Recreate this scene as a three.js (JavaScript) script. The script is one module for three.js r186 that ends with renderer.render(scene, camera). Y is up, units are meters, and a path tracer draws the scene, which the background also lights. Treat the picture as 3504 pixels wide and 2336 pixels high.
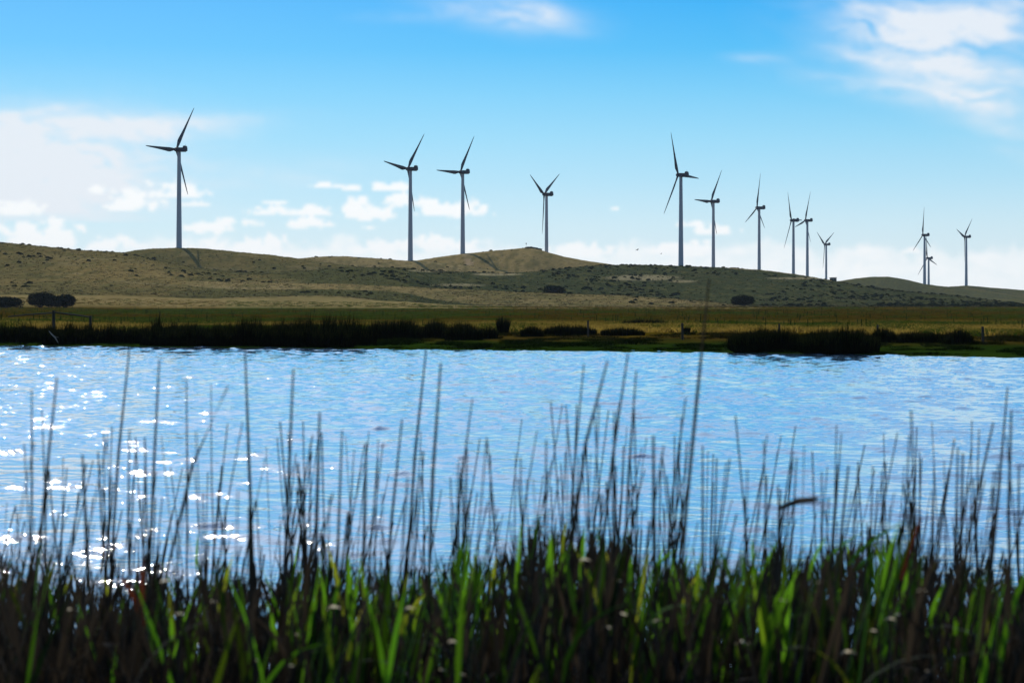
import * as THREE from 'three';
import { mergeGeometries } from 'three/addons/utils/BufferGeometryUtils.js';

// ---------------------------------------------------------------- camera, sky, sun, exposure
const scene = new THREE.Scene();
const EYE = 3.2, F = 6108, CX = 1752, HY = 1028;              // eye height above the water; lens in pixels of the photograph; horizon row
const camera = new THREE.PerspectiveCamera(2 * Math.atan(1168 / F) * 180 / Math.PI, 3504 / 2336, 0.2, 12000);
camera.position.set(0, EYE, 0);
camera.lookAt(0, EYE, -10);
camera.setViewOffset(3504, 2336, 0, 140, 3504, 2336);
camera.focus = 700; camera.userData.fStop = 4.8;
scene.add(camera);

const SUN_AZ = -19 * Math.PI / 180, SUN_EL = 41 * Math.PI / 180;
const SUN = new THREE.Vector3(Math.sin(SUN_AZ) * Math.cos(SUN_EL), Math.sin(SUN_EL), -Math.cos(SUN_AZ) * Math.cos(SUN_EL));
const sun = new THREE.DirectionalLight(new THREE.Color(1, 0.93, 0.82), 3.6);
sun.position.copy(SUN).multiplyScalar(1500);
sun.castShadow = true;
Object.assign(sun.shadow.camera, { left: -900, right: 900, top: 900, bottom: -900, near: 1, far: 4000 });
scene.add(sun, sun.target);

// seeded random numbers and noise
function rng(seed) { let a = seed >>> 0; return () => { a = (a + 0x6D2B79F5) >>> 0; let t = a; t = Math.imul(t ^ (t >>> 15), t | 1); t ^= t + Math.imul(t ^ (t >>> 7), t | 61); return ((t ^ (t >>> 14)) >>> 0) / 4294967296; }; }
const HASH = new Float32Array(65536); { const r = rng(77); for (let i = 0; i < 65536; i++) HASH[i] = r(); }
const hash2 = (x, y) => HASH[((x * 374761 + y * 668265) ^ (y * 1274)) & 65535];
function noise(x, y) {
  const ix = Math.floor(x), iy = Math.floor(y); let fx = x - ix, fy = y - iy;
  fx = fx * fx * (3 - 2 * fx); fy = fy * fy * (3 - 2 * fy);
  const a = hash2(ix, iy), b = hash2(ix + 1, iy), c = hash2(ix, iy + 1), d = hash2(ix + 1, iy + 1);
  return a + (b - a) * fx + (c - a) * fy + (a - b - c + d) * fx * fy;
}
function fbm(x, y, n = 4) { let s = 0, a = 0.5, t = 0; for (let i = 0; i < n; i++) { s += a * noise(x, y); t += a; a *= 0.5; x = x * 2.03 + 17.1; y = y * 2.03 + 9.7; } return s / t; }
const clamp = (x, a = 0, b = 1) => Math.min(b, Math.max(a, x));
const sstep = (a, b, x) => { const t = clamp((x - a) / (b - a)); return t * t * (3 - 2 * t); };
const lerp = (a, b, t) => a + (b - a) * t;
function poly(pts, x) { // piecewise linear, smooth through pchip-like easing
  if (x <= pts[0][0]) return pts[0][1];
  for (let i = 1; i < pts.length; i++) if (x <= pts[i][0]) return lerp(pts[i - 1][1], pts[i][1], (x - pts[i - 1][0]) / (pts[i][0] - pts[i - 1][0]));
  return pts[pts.length - 1][1];
}

// the sky: clear air, whiter towards the horizon, with cirrus and low cumulus
function makeSky() {
  const W = 4096, H = 2048, data = new Float32Array(W * H * 4);
  const stops = [ // elevation, linear colour
    [0, .84, .93, .96], [1.2, .76, .90, .945], [2.4, .63, .85, .945], [3.8, .45, .77, .95], [5.2, .31, .70, .95], [6.6, .18, .61, .945], [8, .06, .50, .93], [9.6, .0, .41, .91],
    [14, .18, .57, 1.08], [22, .36, .74, 1.22], [40, .26, .56, 1.02], [90, .05, .19, .62]];
  const col = (e) => { for (let i = 1; i < stops.length; i++) if (e <= stops[i][0]) { const a = stops[i - 1], b = stops[i], t = (e - a[0]) / (b[0] - a[0]); return [lerp(a[1], b[1], t), lerp(a[2], b[2], t), lerp(a[3], b[3], t)]; } return stops[stops.length - 1].slice(1); };
  // soft cirrus sheets: centre, half sizes (pixels of the photograph), slant, strength
  const cirrus = [
    [3160, 110, 330, 120, 0.12, 1.0], [3270, 250, 240, 120, 0.45, 1.1], [3420, 60, 200, 90, -.1, .9], [2960, 90, 120, 70, .25, .5], [3010, 300, 270, 40, .16, .55], [3300, 335, 200, 34, .3, .6], [2960, 205, 180, 30, .2, .45],
    [1790, 55, 190, 55, 0.10, .75], [1640, 30, 200, 40, .1, .3], [1900, 60, 90, 40, .35, .4], [1400, 60, 160, 20, 0, .2],
    [60, 545, 430, 150, -.03, 1.25], [-80, 620, 520, 170, -.02, 1.0], [330, 430, 430, 40, -.02, .75], [560, 470, 300, 40, -.12, .35], [650, 420, 240, 20, -.08, .35], [80, 385, 200, 16, -.12, .4], [200, 640, 420, 110, 0, .55],
    [3440, 445, 110, 34, .3, .45], [3470, 520, 90, 24, .4, .3], [2600, 200, 90, 16, .05, .4], [1000, 600, 330, 50, -.04, .28], [3490, 260, 60, 34, .3, .4]];
  const cumulus = [ // centre x, base y, half width, height
    [425, 712, 72, 56], [535, 714, 42, 44], [590, 668, 150, 46], [330, 665, 60, 28], [700, 786, 44, 40], [765, 790, 44, 36], [1240, 742, 100, 66], [1040, 735, 170, 34], [1060, 772, 74, 26],
    [1315, 650, 84, 28], [1225, 648, 40, 16], [1420, 705, 90, 40], [1540, 732, 140, 50], [1380, 690, 50, 30], [110, 800, 150, 56], [60, 730, 90, 50], [660, 705, 60, 14], [1100, 640, 60, 12], [2085, 722, 36, 14],
    [2360, 775, 40, 24], [2460, 800, 80, 36], [1255, 785, 30, 16], [870, 770, 40, 22], [930, 700, 46, 12], [3120, 865, 40, 20],
    [150, 838, 130, 60], [360, 848, 110, 46], [740, 790, 84, 50], [700, 868, 90, 52], [860, 872, 180, 78], [1050, 775, 76, 34], [1500, 850, 140, 60], [1290, 860, 120, 44], [1980, 870, 120, 40], [2330, 868, 130, 46], [2900, 950, 180, 50]];
  for (let row = 0; row < H; row++) {
    const up = ((row + .5) / H - .5) * Math.PI, el = up * 180 / Math.PI, te = Math.tan(up);
    for (let c = 0; c < W; c++) {
      const i = (row * W + c) * 4;
      if (el < -0.5) { data[i] = .30; data[i + 1] = .34; data[i + 2] = .36; data[i + 3] = 1; continue; }
      let az = ((c + .5) / W - .5) * 2 * Math.PI + Math.PI / 2; if (az > Math.PI) az -= 2 * Math.PI;
      const cosS = Math.cos(up) * Math.cos(az - SUN_AZ) * Math.cos(SUN_EL) + Math.sin(up) * Math.sin(SUN_EL);
      const k = 0.3 + 0.7 * Math.pow(0.5 + 0.5 * Math.cos(az * .9 ), 1.3);       // the air is brighter on the sun's side
      const [r0, g0, b0] = col(Math.max(0, el)); let r = r0 * k, g = g0 * k, b = b0 * k;
      const glow = .55 * Math.exp(-Math.acos(clamp(cosS, -1, 1)) / .16) + .75 * Math.exp(-Math.pow(Math.acos(clamp(cosS, -1, 1)) / .41, 2));
      r += glow; g += glow * .94; b += glow * .84;
      let ci = 0, cu = 0;
      const front = Math.abs(az) < .42 && el < 16;
      if (front) {
        const px = CX + F * Math.tan(az), py = HY - F * te / Math.cos(az);
        if (py < 760) {
          let m = 0;
          for (const [x, y, w, h, sl, s] of cirrus) { const dx = px - x, dy = py - y - sl * dx, q = (dx * dx) / (w * w) + (dy * dy) / (h * h); if (q < 6) m += s * Math.exp(-q * 1.1); }
          if (m > .01) { const wx = px + 130 * (fbm(px / 170, py / 90, 3) - .5), wy = py + 70 * (fbm(px / 150 + 9, py / 80, 3) - .5), n = fbm(wx / 230 + wy / 500, wy / 46 - wx / 300, 6), n2 = fbm(wx / 95 + 5, wy / 20 - wx / 130, 5), n3 = fbm(px / 40, py / 26, 4); ci = clamp(m * (px < 900 ? .75 * n + .75 * n2 + .4 * n3 - .24 : 1.35 * n + .5 * n2 + .2 * n3 - .4), 0, .93); }
        }
        if (py > 600) {
          const wob = fbm(px / 46, py / 34, 5), w2 = fbm(px / 18 + 3, py / 15, 3);
          for (const [x, y, w, h] of cumulus) {
            const dx = (px - x) / (w * 1.12), dy = (y - 3 - py) / (h * .92); if (Math.abs(dx) > 1.5 || dy < -.5 || dy > 1.6) continue;
            const d = dy < 0 ? 1 - dx * dx - dy * dy * 16 : 1 - dx * dx - dy * dy;
            cu = Math.max(cu, sstep(.02, .48, d * .8 + (wob - .5) * 2.2 + (w2 - .5) * 1.1) * sstep(-1.15, .3, d + .6));
          }
          const top = (px < 1900 ? lerp(838, 868, px / 1900) : 868) - 100 * (fbm(px / 150 + 3.3, .5, 4) - .34) - 34 * (fbm(px / 40, 7.5, 3) - .5);   // the low bank along the horizon
          cu = Math.max(cu, sstep(-16, 26, py - top + (wob - .5) * 46 + (w2 - .5) * 16) * (.35 + .75 * fbm(px / 60, py / 22, 4)));
        }
      } else if (el < 60) {
        const n = fbm(az * 3.1 + 40, el * .12, 4) - .5; ci = clamp(n * 1.5, 0, .6) * sstep(60, 30, el);
        if (el < 4) cu = sstep(.45, .6, fbm(az * 22 + 9, el * .8, 4)) * .6 * sstep(4, 1.5, el);
      }
      const kc = lerp(.5, 1, k);
      r = lerp(r, .86 * kc, ci); g = lerp(g, .905 * kc, ci); b = lerp(b, .96 * kc, ci);
      r = lerp(r, 1.0 * kc, cu); g = lerp(g, 1.03 * kc, cu); b = lerp(b, 1.04 * kc, cu);
      data[i] = r; data[i + 1] = g; data[i + 2] = b; data[i + 3] = 1;
    }
  }
  const t = new THREE.DataTexture(data, W, H, THREE.RGBAFormat, THREE.FloatType);
  t.mapping = THREE.EquirectangularReflectionMapping; t.magFilter = t.minFilter = THREE.LinearFilter; t.needsUpdate = true;
  return t;
}
scene.background = scene.environment = makeSky();
scene.fog = new THREE.FogExp2(new THREE.Color(.78, .87, 1), 0.00004);

const renderer = new THREE.WebGLRenderer({ antialias: true });
renderer.setSize(1024, 682);
renderer.toneMapping = THREE.LinearToneMapping; renderer.toneMappingExposure = 1.0;
renderer.shadowMap.enabled = true;

// ---------------------------------------------------------------- helpers
const used = new Map();
function numbered(name) { const n = used.get(name) ?? 0; used.set(name, n + 1); return n ? name + '_' + String(n).padStart(3, '0') : name; }
function tag(o, label, category, group, kind) { o.userData.label = label; if (category) o.userData.category = category; if (group) o.userData.group = group; if (kind) o.userData.kind = kind; return o; }
function thing(name, label, category, pos, turn = 0, group) { const o = new THREE.Group(); o.name = numbered(name); o.position.set(...pos); o.rotation.y = turn; scene.add(o); return tag(o, label, category, group); }
function part(name, geo, mat, parent) { const m = new THREE.Mesh(geo, mat); m.name = name; m.castShadow = m.receiveShadow = true; parent.add(m); return m; }
function top(name, geo, mat) { const m = part(name, geo, mat, scene); m.name = numbered(name); return m; }
const shade = (c, k) => c.map((v) => v * k);
const std = (r, g, b, rough = .9, o = {}) => new THREE.MeshPhysicalMaterial({ color: new THREE.Color().setRGB(r, g, b), roughness: rough, specularIntensity: rough > .95 ? 0 : .5, side: THREE.DoubleSide, ...o });
const leafy = (r, g, b, t = .45) => new THREE.MeshPhysicalMaterial({ color: new THREE.Color().setRGB(r, g, b), roughness: 1, transmission: t, thickness: 0, side: THREE.DoubleSide, specularIntensity: .3 });
const at = (x, y, d) => [(x - CX) / F * d, EYE + (HY - y) / F * d, -d];

class MB { // a mesh under construction
  constructor() { this.p = []; this.i = []; this.c = []; }
  v(x, y, z, c) { this.p.push(x, y, z); if (c) this.c.push(...c); return this.p.length / 3 - 1; }
  quad(a, b, c, d) { this.i.push(a, b, c, a, c, d); }
  tri(a, b, c) { this.i.push(a, b, c); }
  // a flat tapering ribbon along points; widths; side vector; fold lifts the edges
  ribbon(pts, ws, side, fold = 0, col) {
    let prev = null;
    for (let k = 0; k < pts.length; k++) {
      const [x, y, z] = pts[k], w = ws[k] / 2, [sx, sy, sz] = side, up = fold * w;
      const nx = -sz, nz = sx;
      const c = col && (typeof col === 'function' ? col(k / (pts.length - 1)) : col);
      const cur = [this.v(x - sx * w + nx * up, y - sy * w, z - sz * w + nz * up, c), this.v(x, y, z, c), this.v(x + sx * w + nx * up, y + sy * w, z + sz * w + nz * up, c)];
      if (prev) { this.quad(prev[0], prev[1], cur[1], cur[0]); this.quad(prev[1], prev[2], cur[2], cur[1]); }
      prev = cur;
    }
  }
  blade(x, y, z, dx, dy, dz, w, tw, c, ct = c) { // a grass blade of two pieces
    const cx = Math.cos(tw) * w / 2, cz = Math.sin(tw) * w / 2;
    const a = this.v(x - cx, y, z - cz, c), b = this.v(x + cx, y, z + cz, c), m = this.v(x + dx * .4 - cx * .8, y + dy * .58, z + dz * .4 - cz * .8, c), n = this.v(x + dx * .4 + cx * .8, y + dy * .58, z + dz * .4 + cz * .8, c), t = this.v(x + dx, y + dy, z + dz, ct);
    this.quad(a, b, n, m); this.tri(m, n, t);
  }
  tube(pts, rs, sides = 6, col) {
    let prev = null;
    for (let k = 0; k < pts.length; k++) {
      const [x, y, z] = pts[k], ring = [];
      const A = pts[Math.max(0, k - 1)], B = pts[Math.min(pts.length - 1, k + 1)];
      const t = new THREE.Vector3(B[0] - A[0], B[1] - A[1], B[2] - A[2]).normalize(), s = Math.abs(t.y) > .9 ? new THREE.Vector3(1, 0, 0) : new THREE.Vector3(0, 1, 0);
      const u = s.cross(t).normalize(), w = new THREE.Vector3().crossVectors(t, u);
      const c = col && (typeof col === 'function' ? col(k / (pts.length - 1)) : col);
      for (let j = 0; j < sides; j++) { const a = j / sides * 2 * Math.PI, q = Math.cos(a) * rs[k], e = Math.sin(a) * rs[k]; ring.push(this.v(x + u.x * q + w.x * e, y + u.y * q + w.y * e, z + u.z * q + w.z * e, c)); }
      if (prev) for (let j = 0; j < sides; j++) this.quad(prev[j], prev[(j + 1) % sides], ring[(j + 1) % sides], ring[j]);
      prev = ring;
    }
    const c = this.c.length ? this.c.slice(-3) : null, e = this.v(...pts[pts.length - 1], c); for (let j = 0; j < sides; j++) this.tri(prev[j], prev[(j + 1) % sides], e);
  }
  geo() {
    const g = new THREE.BufferGeometry();
    g.setAttribute('position', new THREE.Float32BufferAttribute(this.p, 3));
    if (this.c.length) g.setAttribute('color', new THREE.Float32BufferAttribute(this.c, 3));
    g.setIndex(this.i); g.computeVertexNormals(); return g;
  }
}

// ---------------------------------------------------------------- the land
// ridges: crest rows in the photograph against columns, distance, width of the front and the back slope
const RIDGES = [
  { d: [[0, 655]], y: [[-800, 1046], [0, 1034], [350, 1028], [600, 1024], [870, 1016], [1100, 1009], [1200, 1016], [1350, 1034], [1500, 1051], [1620, 1058], [4300, 1064]], f: 26, b: 40 },
  { d: [[0, 760]], y: [[-800, 955], [0, 955], [250, 956], [500, 960], [870, 967], [1200, 973], [1527, 988], [1800, 1000], [2118, 1010], [2400, 1029], [2540, 1044], [2700, 1058], [4300, 1062]], f: 70, b: 46 },
  { d: [[0, 930], [900, 900], [1400, 940], [2200, 1145], [3000, 1120], [3504, 1000]], y: [[-800, 790], [-300, 810], [0, 831], [60, 836], [120, 843], [270, 858], [417, 867], [510, 888], [640, 913], [765, 930], [900, 936], [1040, 928], [1200, 918], [1340, 916], [1500, 928], [1728, 938], [1850, 928], [2000, 912], [2120, 907], [2200, 908], [2330, 911], [2440, 915], [2520, 919], [2600, 924], [2720, 939], [2830, 957], [2960, 980], [3100, 997], [3300, 1016], [3504, 1040], [3700, 1050], [4300, 1060]], f: 200, b: 70 },
  { d: [[0, 1055]], y: [[-400, 900], [300, 875], [420, 866], [460, 858], [520, 851], [608, 847.5], [660, 848], [715, 852], [835, 864], [950, 877], [1040, 886], [1150, 902], [1400, 940], [2000, 1000], [2400, 1040]], f: 110, b: 90 },
  { d: [[0, 1166]], y: [[600, 960], [900, 897], [1040, 884], [1100, 880], [1190, 879], [1280, 884], [1390, 893], [1470, 892], [1600, 910], [1800, 945], [2200, 1000], [2500, 1040]], f: 80, b: 90 },
  { d: [[0, 1205]], y: [[900, 890], [1000, 885], [1060, 880], [1110, 876], [1190, 876], [1290, 883], [1400, 900], [1600, 960], [1800, 1040]], f: 60, b: 60 },
  { d: [[0, 1248]], y: [[1000, 990], [1300, 915], [1420, 893], [1490, 882], [1580, 869], [1660, 861], [1740, 854], [1790, 850], [1822, 850], [1850, 857], [1930, 879], [2000, 892], [2080, 904], [2200, 920], [2500, 965], [2900, 1040]], f: 110, b: 70 },
  { d: [[0, 1895]], y: [[2500, 1000], [2800, 967], [2880, 961], [2920, 953], [2980, 947], [3040, 947], [3100, 956], [3160, 971], [3220, 979], [3280, 985], [3400, 999], [3504, 1016], [4300, 1026]], f: 170, b: 90 },
  { d: [[0, 2030]], y: [[2900, 1010], [3180, 986], [3250, 980], [3310, 977], [3400, 984], [3504, 992], [3700, 1000], [4300, 1005]], f: 120, b: 120 },
];
const shoreZ = (u) => poly([[-1, 143], [-.287, 127], [-.09, 117.7], [.106, 110], [.287, 99.5], [1, 84]], u) + 1.1 * (fbm(u * 60, 3.3, 3) - .5) * 2;
function landH(u, z) { // height at tangent u, depth z
  const s = z - shoreZ(u), px = CX + F * u;
  who = -1; let h = s < 0 ? Math.max(-.9, s * .09) : s < 4 ? .02 + s * .03 : .14 + .30 * sstep(4, 34, s);
  h += s > 20 ? .12 * sstep(150, 640, z) + (u < -.2 ? .35 * sstep(0, 1, (-.2 - u) / .06) * sstep(8, 20, s) : 0) : 0;
  if (s > 2) h += (fbm(u * z * .5, z * .3, 3) - .5) * .16 * sstep(2, 14, s);
  if (z > 560) {
    let best = h; who = -1;
    for (let k = 0; k < RIDGES.length; k++) {
      const R = RIDGES[k], d = poly(R.d, px), t = z - d, q = t < 0 ? t / R.f : t / R.b; if (q * q > 9) continue;
      const H = EYE + (HY - poly(R.y, px)) / F * d, v = h + (H - h) * Math.exp(-q * q);
      const e = 1.2, m = v > best + e ? v : v < best - e ? best : (() => { const w = (v - best + e) / (2 * e); return lerp(best, v, w) + e * w * (1 - w) * .5; })();
      if (v > best) who = k; best = m;
    }
    h = Math.max(best, z > 1300 ? 4 * sstep(1300, 1700, z) : best);
    h += (fbm(u * z * .035, z * .03, 4) - .5) * 1.1 * sstep(640, 900, z) + (noise(u * z * .35, z * .3) - .5) * .35 * sstep(640, 900, z);
  }
  return h;
}
let who = -1;
const landAt = (x, z) => landH(x / -z, -z);

const U = []; { for (let i = 0; i <= 40; i++) U.push(-1.1 + i * .8 / 40); for (let i = 1; i < 680; i++) U.push(-.3 + i * .6 / 680); for (let i = 0; i <= 40; i++) U.push(.3 + i * .8 / 40); }
function fan(zs, color, us = U, hf = landH) {
  const b = { p: [], c: [], i: [] }, n = us.length;
  for (const z of zs) for (const u of us) { const h = hf(u, z); b.p.push(u * z, h, -z); if (color) b.c.push(...color(u, z, h)); }
  for (let r = 0; r + 1 < zs.length; r++) for (let c = 0; c + 1 < n; c++) { const a = r * n + c; b.i.push(a, a + 1, a + n + 1, a, a + n + 1, a + n); }
  const g = new THREE.BufferGeometry();
  g.setAttribute('position', new THREE.Float32BufferAttribute(b.p, 3));
  if (color) g.setAttribute('color', new THREE.Float32BufferAttribute(b.c, 3));
  g.setIndex(b.i); g.computeVertexNormals(); return g;
}
const mix3 = (a, b, t) => [lerp(a[0], b[0], t), lerp(a[1], b[1], t), lerp(a[2], b[2], t)];
const vertexMat = (rough = 1, spec = 0) => new THREE.MeshPhysicalMaterial({ vertexColors: true, roughness: rough, specularIntensity: spec, side: THREE.DoubleSide });
const DRY = [.185, .130, .046], PALE = [.30, .23, .11], SCRUB = [.040, .046, .018], OLIVE = [.085, .078, .026], TURF = [.012, .026, .002], GOLD = [.070, .046, .003], BROWN = [.045, .028, .004];

const zs1 = []; for (let z = 78; z < 160; z += 1.0) zs1.push(z); for (let z = 160; z <= 645; z *= 1.012) zs1.push(z); zs1[zs1.length - 1] = 645;
const meadowColor = (u, z) => {
  const s = z - shoreZ(u), x = u * z, n = fbm(x * .35, z * .12, 4), n2 = fbm(x * .05 + 4, z * .02, 3);
  let c = mix3(TURF, BROWN, sstep(10, 26, s + (n - .5) * 16));
  c = mix3(c, GOLD, sstep(24, 36, s + (n - .5) * 14));
  c = mix3(c, [.025, .035, .003], sstep(.5, .68, n2) * .7 * sstep(40, 90, s));
  c = mix3(c, [.03, .06, .006], u < -.02 && u > -.16 ? sstep(500, 600, z) * .8 : 0);
  landH(u, z); if (z > 560 && who >= 0) c = mix3(c, mix3(DRY, PALE, .2), .85);
  const k = .7 + .6 * n; return [c[0] * k, c[1] * k, c[2] * k];
};
tag(top('meadow', fan(zs1, meadowColor), vertexMat()), 'flat grassy meadow between the far shore of the pond and the dunes', null, null, 'structure');

const zs2 = []; for (let z = 645; z < 1340; z += 3.2) zs2.push(z); for (let z = 1340; z < 2240; z += 11) zs2.push(z); for (let z = 2250; z < 3300; z *= 1.18) zs2.push(z);
const hillColor = (u, z, h) => {
  const x = u * z, px = CX + F * u; landH(u, z); const k = who;
  const big = fbm(x * .012 + 3, z * .008, 4), mid = fbm(x * .06, z * .03 + 8, 3), fine = noise(x * 1.1, z * .45), streak = fbm(x * .02 + 11, z * .09, 4);
  let c = DRY, g = .25;
  if (k <= 0) { c = mix3(DRY, PALE, .25); g = .25; }
  else if (k === 1) { c = mix3(DRY, PALE, .2); g = .38; }
  else if (k === 2) { g = px < 900 ? lerp(.44, .62, sstep(300, 900, px)) : lerp(.62, .93, sstep(900, 1300, px)); if (px > 1500 && px < 2200) g -= .25 * sstep(.52, .7, streak); c = px > 2500 && px < 2850 && z > poly(RIDGES[2].d, px) - 40 ? mix3(DRY, PALE, .5) : DRY; if (c !== DRY) g = .35; }
  else if (k === 3) { g = .42; c = mix3(DRY, OLIVE, .35); }
  else if (k === 4 || k === 5) { g = .3; c = mix3(DRY, PALE, .3); }
  else if (k === 6) { g = .3; c = mix3(DRY, PALE, .15); const tr = Math.abs(px - (1606 + (z - 1190) * -.12 + 5 * Math.sin(z * .05))); if (tr < 13 && z > 1180 && z < 1250) { c = [.27, .19, .10]; g = 0; } }
  else { g = .75; }
  const py = HY + (EYE - h) / z * F, spot = (x0, y0, w, hh) => Math.max(0, 1 - ((px - x0) / w) ** 2 - ((py - y0) / hh) ** 2 + (mid - .5) * .9); // bare sandy patches
  const bare = k === 2 ? clamp(Math.max(spot(2210, 950, 150, 11), spot(1470, 926, 80, 6), spot(1700, 938, 90, 6), spot(2340, 962, 60, 6), spot(1560, 975, 120, 6) * .6, spot(2740, 952, 130, 5)) * 1.6) : 0;
  const cover = clamp(sstep(.34, .66, big * .5 + mid * .3 + streak * .2 + (g - .5) * .55));
  let out = mix3(c, k === 2 && px > 1400 ? SCRUB : mix3(SCRUB, OLIVE, .5), cover * clamp(g + .25));
  out = mix3(out, PALE, .5 * sstep(.60, .74, streak) * (1 - cover) * (k === 2 && px > 2300 ? .4 : 1));
  out = mix3(out, [.20, .165, .085], bare);
  out = mix3(out, OLIVE, .55 * sstep(.5, .8, noise(x * .3 + 5, z * .11)) * (1 - bare)); out = mix3(out, SCRUB, .4 * sstep(.62, .85, fbm(x * .12 + 60, z * .05, 4)) * (1 - bare));
  const q = .74 + .38 * fine + .16 * (mid - .5); return [out[0] * q, out[1] * q, out[2] * q];
};
tag(top('hills', fan(zs2, hillColor), vertexMat()), 'dry grassy dune hills with dark scrub under the wind turbines', null, null, 'structure');

// near bank under the reeds and behind the camera, the bed of the pond and the land all round
const bankH = (x, z) => z > -2.2 ? 1.55 : Math.max(-.9, 1.55 - (-2.2 - z) * .42) + (fbm(x * .8, z * .8, 3) - .5) * .12;
{
  const us = [], b = new MB(); for (let i = 0; i <= 90; i++) { const t = i / 45 - 1; us.push(Math.sign(t) * Math.pow(Math.abs(t), 2.2) * 200); }
  const zz = [-9, -8.4]; for (let z = -8; z <= 0; z += .25) zz.push(z); zz.push(2, 6, 20, 80, 300);
  for (const z of zz) for (const x of us) b.v(x, bankH(x, z), z);
  for (let r = 0; r + 1 < zz.length; r++) for (let c = 0; c < 90; c++) { const a = r * 91 + c; b.quad(a, a + 91, a + 92, a + 1); }
  tag(top('bank', b.geo(), std(.018, .014, .009, 1)), 'dark earth bank under the reeds at the near edge of the pond', null, null, 'structure');
}
{
  const g = new THREE.CircleGeometry(3600, 64).rotateX(-Math.PI / 2).translate(0, -1.0, 0);
  tag(top('ground', g, std(.09, .08, .04, 1)), 'low ground reaching to the horizon all round', null, null, 'structure');
}

// ---------------------------------------------------------------- the water
{
  const R = rng(5), comps = [];
  for (let i = 0; i < 56; i++) {
    const L = .27 * Math.pow(8, i / 55), a = (R() + R() + R() - 1.5) * 1.1 + .12, kk = 2 * Math.PI / L;
    comps.push([Math.sin(a) * kk, Math.cos(a) * kk, R() * 6.28, (.014 + .013 * R()) / kk * (L > 1.3 ? .75 : 1.1), L, i & 1]);
  }
  const wave = (u, z) => {
    const x = u * z, g = fbm(x * 1.5 + 31, z * .55, 4), w = .40 + 1.4 * sstep(.3, .8, g), q = fbm(x * .9, z * .8, 2) * 3, q2 = fbm(x * .35 + 7, z * .3, 2) * 6, min = (.04 + .0012 * z) * 1.7; let h = 0;
    for (const [kx, kz, ph, am, l, cusp] of comps) { if (l < min) continue; const v = Math.sin(kx * x + kz * z + ph + (l < .8 ? q : q2)); h += am * (cusp ? .8 - 1.25 * Math.abs(v) : v); }
    return h * w * 1.2;
  };
  const us = []; for (let i = 0; i <= 620; i++) us.push(-.302 + i * .604 / 620);
  const zs = []; for (let z = 10; z < 146; z += .04 + .0012 * z) zs.push(z);
  const g = fan(zs, null, us, wave); const uv = [], p = g.attributes.position; for (let i = 0; i < p.count; i++) uv.push(p.getX(i), p.getZ(i)); g.setAttribute('uv', new THREE.Float32BufferAttribute(uv, 2));
  const N = 1024, data = new Uint8Array(N * N * 4), cs = []; const R2 = rng(9);
  for (let i = 0; i < 60; i++) { const kx = Math.round((R2() - .5) * 70), kz = Math.round(16 + R2() * 60); cs.push([kx, kz, R2() * 6.28, 1 / Math.hypot(kx, kz)]); }
  const hgt = new Float32Array(N * N); let mx = 0;
  for (let y = 0; y < N; y++) for (let x = 0; x < N; x++) { let h = 0; for (const [kx, kz, ph, am] of cs) h += am * Math.sin(2 * Math.PI * (kx * x + kz * y) / N + ph); hgt[y * N + x] = h; mx = Math.max(mx, Math.abs(h)); }
  for (let i = 0; i < N * N; i++) { const v = 128 + 127 * hgt[i] / mx; data[i * 4] = data[i * 4 + 1] = data[i * 4 + 2] = v; data[i * 4 + 3] = 255; }
  const t = new THREE.DataTexture(data, N, N); t.wrapS = t.wrapT = THREE.RepeatWrapping; t.magFilter = THREE.LinearFilter; t.repeat.set(1 / 2.6, 1 / 2.6); t.needsUpdate = true;
  const mat = new THREE.MeshPhysicalMaterial({ color: new THREE.Color().setRGB(.06, .13, .22), roughness: .06, ior: 2.33, clearcoat: 1, clearcoatRoughness: .05, bumpMap: t, bumpScale: .0075 });
  tag(top('water', g, mat), 'rippled blue pond glittering under the sun', null, null, 'structure');
  const far = new THREE.PlaneGeometry(700, 180).rotateX(-Math.PI / 2).translate(0, -.22, -92);
  tag(top('water', far, mat), 'pond water beyond the edges of the view', null, null, 'structure');
}
// ---------------------------------------------------------------- wind turbines
const PAINT = std(.42, .43, .50, .6), PAINT_SHADED_DARK = std(.05, .054, .075, .6), METAL = std(.2, .2, .21, .5);  // tower paint darkened so backlit shade sits in the colour of rotor and nacelle
const TILT = 5 * Math.PI / 180;
const towerGeo = (h) => { const pr = [[1.72, 0], [1.7, .3], [1.66, .34], [lerp(1.66, 1.02, .33), h * .33], [lerp(1.66, 1.02, .335), h * .333], [lerp(1.66, 1.02, .66), h * .66], [1.02, h - 1.25], [1.14, h - 1.2], [1.14, h - .95]]; return new THREE.LatheGeometry(pr.map(([r, y]) => new THREE.Vector2(r, y)), 28); };
const nacelleGeo = (() => {
  const s = new THREE.Shape([[1.5, -.85], [1.5, .75], [.9, 1.0], [-5.4, .95], [-5.5, -.55], [-4.4, -1.15], [.6, -1.1]].map(([x, y]) => new THREE.Vector2(x, y)));
  return new THREE.ExtrudeGeometry(s, { depth: 1.9, bevelEnabled: true, bevelSize: .22, bevelThickness: .22, bevelSegments: 3 }).translate(0, 0, -.95);
})();
const hoodGeo = (() => {
  const s = new THREE.Shape([[-3.4, .95], [-3.75, 2.05], [-4.7, 2.2], [-5.35, 1.9], [-5.5, .95]].map(([x, y]) => new THREE.Vector2(x, y)));
  return new THREE.ExtrudeGeometry(s, { depth: 1.5, bevelEnabled: true, bevelSize: .12, bevelThickness: .12, bevelSegments: 2 }).translate(0, 0, -.75);
})();
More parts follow.
